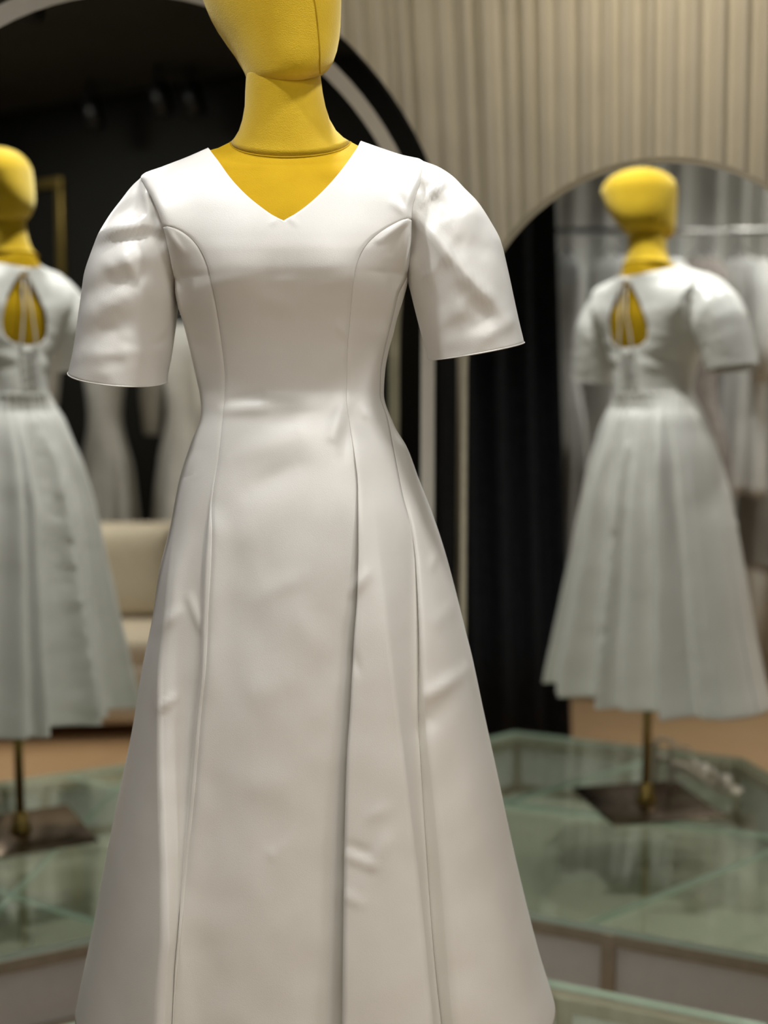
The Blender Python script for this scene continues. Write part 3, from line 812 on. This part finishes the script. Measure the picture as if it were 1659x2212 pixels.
# stitched seam down the face side of the head
spx = XT([(600,-130),(650,-100),(668,-40),(677,0),(688,50),(694,100),(696,130),(694,160)])
pts = []
for k in range(40):
    y = lerp(-110, 163, k/39)
    lo = XT([(r[1], r[0]) for r in HT]); l, r = Tab([(q[0], q[1]) for q in HT])(y), Tab([(q[0], q[2]) for q in HT])(y)
    dp = Tab([(q[0], q[4]) for q in HT])(y); dy = Tab([(q[0], q[3]) for q in HT])(y)
    u = (spx(y)-l)/(r-l)*2-1; u = max(-0.98, min(0.98, u)); e = (1-abs(u)**2.1)**(1/2.1)
    q = P(spx(y), y + lerp(0, 22, sstep(40, 170, y))*e, NKY+dy); pts.append(Vector((q.x, NKY+dy-dp*e-0.0002-0.26*(q.x-P((l+r)/2, y, NKY+dy).x), q.z)))
add_man(tube('head_seam', pts, 0.0010, VELVET_D, None, 6))
# pole, socket and plate
zt = z_at(1030, MY)
PXB = MX
add_man(tube('pole', [(PXB, MY, ZG+0.006), (PXB, MY, zt)], 0.0125, BRASS, None, 20))
add_man(lathe('pole_socket', [(0.030, 0.006), (0.030, 0.016), (0.024, 0.026), (0.018, 0.060), (0.014, 0.064)], BRASS, None, 28, (PXB, MY, ZG)))
add_man(box('base_plate', (PXB, MY, ZG+0.0035), (0.34, 0.34, 0.007), BRONZE_PLATE, rz=math.atan2(DL_.y, DL_.x), bevel=0.002))

# ------------------------------------------------------------------ shoes on the platform
def shoe(loc, rz, label):
    root = empty('heeled_sandal', loc, rz); tag(root, label, 'shoe', 'heeled sandals on the platform')
    L = 0.225; rows = []
    for k in range(21):
        t = k/20; x = t*L; w = Tab([(0, .022), (.15, .026), (.45, .022), (.75, .038), (.9, .033), (1, .010)])(t)
        z = Tab([(0, .085), (.2, .078), (.45, .042), (.7, .010), (.85, .006), (1, .010)])(t)
        rows.append([Vector((x, -w, z)), Vector((x, 0, z-.001)), Vector((x, w, z))])
    o = from_data('insole', [v for r in rows for v in r], grid_faces(21, 3), [LEATHER], root); solidify(o, 0.013, 0)
    tube('heel', [(0.016, 0, 0.084), (0.010, 0, 0.05), (0.012, 0, 0.002)], [.017, .009, .006], LEATHER, root, 12)
    def strap(nm, x, w, h, wid, z0, mat=LEATHER):
        vs_ = []
        for k in range(13):
            a = math.pi*k/12; vs_ += [Vector((x-wid/2, -w*math.cos(a), z0+h*math.sin(a))), Vector((x+wid/2, -w*math.cos(a), z0+h*math.sin(a)))]
        q = from_data(nm, vs_, grid_faces(13, 2), [mat], root); solidify(q, 0.003, 0); return q
    ts = strap('toe_strap', 0.172, 0.040, 0.045, 0.034, 0.006); strap('instep_strap', 0.135, 0.036, 0.052, 0.012, 0.020)
    hc = [(0.02+0.05*(1-math.cos(a))*0.5, 0.028*math.sin(a)*1.0, 0.13+0.004*math.cos(a)) for a in [i*2*math.pi/24 for i in range(24)]]
    tube('ankle_strap', hc, 0.0035, LEATHER, root, 6, closed=True)
    vs_ = [(0.002, -.02, .085), (0.002, .02, .085), (0.010, -.018, .13), (0.010, .018, .13)]
    q = from_data('heel_counter', [(0.004, -.021, .080), (-0.004, 0, .080), (0.004, .021, .080), (0.012, -.02, .136), (0.002, 0, .136), (0.012, .02, .136)], [(0, 1, 4, 3), (1, 2, 5, 4)], [LEATHER], root); solidify(q, 0.003, 0)
    rnd = random.Random(4)
    for k in range(9):
        a = math.pi*(0.25+0.5*rnd.random()); x = 0.160+0.026*rnd.random()
        bm = bmesh.new(); bmesh.ops.create_icosphere(bm, subdivisions=1, radius=0.0045, matrix=__import__('mathutils').Matrix.Translation((x, -0.042*math.cos(a), 0.006+0.047*math.sin(a))))
        me = bpy.data.meshes.new('crystal'); bm.to_mesh(me); bm.free(); link('crystal', me, CRYST, ts, False)
    return root
a_ = shoe((-0.145, 1.672, ZG+0.0075), math.radians(-48), 'nude heeled sandal with crystal toe strap nearer the glass platform centre')
b_ = shoe((-0.225, 1.648, ZG+0.0075), math.radians(-62), 'nude heeled sandal with crystal toe strap further from the platform centre')
for q in (a_, b_): q.rotation_euler.y = math.radians(2.0)

# ------------------------------------------------------------------ the shop seen in the mirrors: gown rails, drape, sofa
def gown(loc, rz, ztop, zbot, wtop, wbot, dep, mat, label, sleeves=False, seed=0, group=None):
    root = empty('hanging_gown', (loc[0], loc[1], 0), rz); tag(root, label, 'dress', group)
    rnd = random.Random(seed); ph = rnd.uniform(0, 6); NA, NRr = 48, 26; rows = []
    for r in range(NRr+1):
        v = r/NRr; z = lerp(ztop, zbot, v); H_ = ztop-zbot
        w = Tab([(0, wtop*0.55), (.04, wtop), (.15, wtop*0.92), (.32, wtop*0.70), (.5, lerp(wtop, wbot, .4)), (1, wbot)])(v)
        d = Tab([(0, dep*.35), (.1, dep*.8), (.32, dep*.6), (1, dep*1.3)])(v); row = []
        for k in range(NA):
            th = 2*math.pi*k/NA; f = 1 + sstep(.3, .7, v)*0.16*math.sin(th*9+ph)+0.03*math.sin(th*4+v*9+ph)
            row.append((w*math.cos(th)*f, d*math.sin(th)*f, z + 0.01*math.sin(th*5+ph)*v))
        rows.append(row)
    o = from_data('gown_body', [p for r in rows for p in r], grid_faces(NRr+1, NA, True), [mat], root); solidify(o, 0.003, 0)
    if sleeves:
        for sd in (-1, 1):
            tube('gown_sleeve', [(sd*wtop*0.85, 0, ztop-0.04), (sd*(wtop+.05), 0.01, ztop-0.16), (sd*(wtop+.06), 0.03, ztop-0.38), (sd*(wtop+.05), 0.04, ztop-0.55)], [.055, .075, .06, .04], mat, root, 14)
    tube('hanger', [(-wtop*.6, 0, ztop-.01), (0, 0, ztop+.055), (wtop*.6, 0, ztop-.01)], 0.005, CHROME, root, 8)
    tube('hanger_hook', [(0, 0, ztop+.055), (0, 0, ztop+.09), (0.015, 0, ztop+.112), (0, 0, ztop+.125), (-.014, 0, ztop+.115)], 0.003, CHROME, root, 6)
    return root
def rail(a, b, z, label, mat):
    root = empty('clothes_rail', ((a[0]+b[0])/2, (a[1]+b[1])/2, 0)); tag(root, label, 'clothes rail')
    to_local(tube('rail_bar', [(a[0], a[1], z), (b[0], b[1], z)], 0.014, mat, None, 12), root)
    for p in (a, b):
        to_local(tube('upright', [(p[0], p[1], 0.02), (p[0], p[1], z)], 0.014, mat, None, 12), root)
        d = Vector((b[0]-a[0], b[1]-a[1])).normalized(); n = Vector((-d.y, d.x))*0.22
        to_local(tube('foot', [(p[0]-n.x, p[1]-n.y, 0.014), (p[0]+n.x, p[1]+n.y, 0.014)], 0.014, mat, None, 10), root)
    return root
# left rail: seen in the narrow mirror
RA, RB = Vector((-1.90, 0.60)), Vector((-1.02, -0.46)); rd = (RB-RA).normalized(); rang = math.atan2(rd.y, rd.x); rn = Vector((rd.y, -rd.x))
rail(RA, RB, 2.12, 'chrome clothes rail of white gowns facing the narrow mirror', CHROME)
specs = [(0.08, 1.15, .14, .19, GOWNW, False, 'plain white knee-length gown hanging at the far rail end'), (0.26, .52, .13, .20, GOWNG, False, 'pale grey gown hanging second along the chrome rail'),
         (0.46, .30, .14, .24, GOWNW, False, 'long white gown hanging beside the pale grey one'), (0.66, .75, .14, .17, GOWNW, True, 'white gown with loose long sleeves on the chrome rail'),
         (0.86, .28, .15, .22, GOWNL, False, 'taupe lace floor-length gown on the chrome rail'), (1.04, .95, .14, .17, GOWNW, True, 'short white long-sleeved gown beside the taupe lace gown'),
         (1.22, .60, .14, .20, GOWNG, False, 'pale grey mid-length gown hanging near the rail end')]
for i, (s, zb, wt, wb, m, sl_, lab) in enumerate(specs):
    p = RA + rd*s; gown((p.x, p.y), rang + (1.12 if i % 2 else 0.98), 2.0, zb, wt, wb, 0.062, m, lab, sl_, i, 'gowns on the chrome rail')
DA, DB = RA - rn*(-0.0) , RB
off = rn*0.42
if (RA+off).length < RA.length: off = -off
curtain('pale_drape', [tuple(RA+off-rd*0.25), tuple(RB+off+rd*0.6)], 0.02, CEIL-0.03, 0.13, 0.07, GREYCLOTH, 'pale grey full-height drape hanging behind the chrome gown rail', 11, rows=6)
# sofa: seen in the wide mirror
SD = Vector((0.647, 0.762)); SN = Vector((0.762, -0.647)); SC = Vector((1.09, 0.61)); sang = math.atan2(SD.y, SD.x)
sofa = empty('sofa', (SC.x, SC.y, 0), sang); tag(sofa, 'low cream upholstered sofa facing the wide arched mirror', 'sofa')
# local: x along the sofa, -y towards its back
box('seat_base', (0, -0.42, 0.19), (1.9, 0.84, 0.26), SOFA, sofa, bevel=0.05, seg=4)
for sx in (-0.46, 0.46): box('seat_cushion', (sx, -0.34, 0.355), (0.90, 0.66, 0.12), SOFA, sofa, bevel=0.045, seg=4)
box('backrest', (0, -0.76, 0.50), (1.9, 0.22, 0.62), SOFA, sofa, bevel=0.07, seg=4)
for sx in (-0.98, 0.98): box('armrest', (sx, -0.42, 0.32), (0.18, 0.84, 0.50), SOFA, sofa, bevel=0.06, seg=4)
for sx in (-0.85, 0.85):
    for sy in (-0.1, -0.74): box('foot', (sx, sy, 0.032), (0.05, 0.05, 0.063), BLACKMETAL, sofa, bevel=0.004)
def cushion(lx, ly, w, h, d, tilt, yaw, mat, label):
    p = SC + SD*lx + Vector((-SD.y, SD.x))*ly
    N = 16; vs_ = []; fs_ = []
    for sgn in (1, -1):
        for i in range(N+1):
            for j in range(N+1):
                u, v = i/N*2-1, j/N*2-1; e = max(0, (1-u**4)*(1-v**4))**0.6
                k = 1-0.06*(u*u*v*v); vs_.append(Vector((u*w/2*k, sgn*d/2*e, v*h/2*k)))
    fs_ = grid_faces(N+1, N+1) + [f[::-1] for f in grid_faces(N+1, N+1, off=(N+1)**2)]
    o = from_data('throw_cushion', vs_, fs_, [mat], weld=0.0005)
    o.location = (p.x, p.y, 0.415 + h/2*math.cos(tilt) + 0.008); o.rotation_euler = (tilt, 0, sang+yaw); tag(o, label, 'cushion', 'cushions on the cream sofa'); return o
cushion(0.22, -0.56, 0.42, 0.40, 0.15, 0.22, 0.05, CUSHION, 'square oat throw cushion leaning on the sofa back')
cushion(0.67, -0.56, 0.36, 0.36, 0.13, 0.25, -0.10, CUSHIOND, 'brown throw cushion beside the square oat cushion')
cushion(-0.60, -0.56, 0.42, 0.40, 0.15, 0.22, 0.0, CUSHION, 'square oat throw cushion in the sofa corner')
# rail of gowns behind the sofa
R2A = SC + SN*1.25 - SD*0.85; R2B = SC + SN*1.25 + SD*0.95
rail(R2A, R2B, 1.86, 'gold clothes rail of pale gowns behind the cream sofa', GOLD)
labs2 = ['pale grey gown hanging at one end of the gold rail', 'white full-skirted gown second on the gold rail', 'pale grey full-skirted gown mid-way along the gold rail', 'white slim gown between two grey ones on the gold rail', 'pale grey long gown near the upright of the gold rail']
for i in range(5):
    p = R2A + SD*(0.14+0.385*i); gown((p.x, p.y), sang + 0.8, 1.74, 0.30+0.1*(i % 2), .15, .21, .10, GOWNG if i % 2 == 0 else GOWNW, labs2[i], i % 2 == 1, 20+i, 'gowns on the gold rail')
# gold picture frame on the dark wall
fr = empty('gold_frame', (RX1-0.02, -1.53, 2.15)); tag(fr, 'large empty gold rectangular frame on the dark wall', 'frame')
for nm, c, s in (('frame_rail', (0, 0, .42), (.03, .90, .05)), ('frame_rail', (0, 0, -.42), (.03, .90, .05)), ('frame_stile', (0, .425, 0), (.03, .05, .79)), ('frame_stile', (0, -.425, 0), (.03, .05, .79))):
    box(nm, c, s, GOLD, fr, bevel=0.004)

# ------------------------------------------------------------------ ceiling fixtures around the lights, added fill panels included
for i, (x, y, t, s, p, c, sp) in enumerate(SPOTS):
    lab = ['black track spotlight aimed at the dress from the gown rail side', 'black track spotlight aimed at the dress from the sofa side', 'black track spotlight aimed at the back of the dress', 'black track spotlight washing the cream curtain with warm light', 'black track spotlight over the wide arched mirror', 'added black track spotlight brightening the cream sofa', 'added black track spotlight brightening the chrome gown rail'][i]
    root = empty('track_spotlight', (x, y, CEIL)); tag(root, lab, 'spotlight', 'ceiling spotlights')
    d = (Vector(t) - Vector((x, y, CEIL-0.13))).normalized()
    tube('stem', [(0, 0, 0), (0, 0, -0.06)], 0.010, BLACKMETAL, root, 10)
    b0 = Vector((0, 0, -0.13)); v, f = tube_data([b0 - d*0.11, b0 - d*0.012], [0.050, 0.056], 24); from_data('lamp_head', v, f, BLACKMETAL, root)
for x, y, s, p, c in FILL_PANELS:
    root = empty('added_fill_panel', (x, y, CEIL)); tag(root, 'added square ceiling fill panel ' + ('behind the sofa' if x > 1 else 'behind the chrome gown rail' if x < 0 else 'between the sofa and the chrome gown rail'), 'ceiling lamp', 'added ceiling fill panels')
    hs = box('housing', (0, 0, -0.012), (s+.04, s+.04, 0.024), LEDGEW, root, bevel=0.003)
    box('diffuser', (0, 0, -0.027), (s, s, 0.006), FILLGLOW, hs)
for i, (x, y) in enumerate([(2.45, 0.10), (2.35, -0.02), (2.4, -0.55)]):
    root = empty('track_spotlight', (x, y, CEIL)); tag(root, 'unlit black track spotlight hanging by the dark wall above the gold rail', 'spotlight', 'unlit ceiling spotlights')
    tube('stem', [(0, 0, 0), (0, 0, -0.10)], 0.010, BLACKMETAL, root, 10); tube('lamp_head', [(0, 0, -.08), (0.03, 0.02, -.24)], [.045, .05], BLACKMETAL, root, 20)
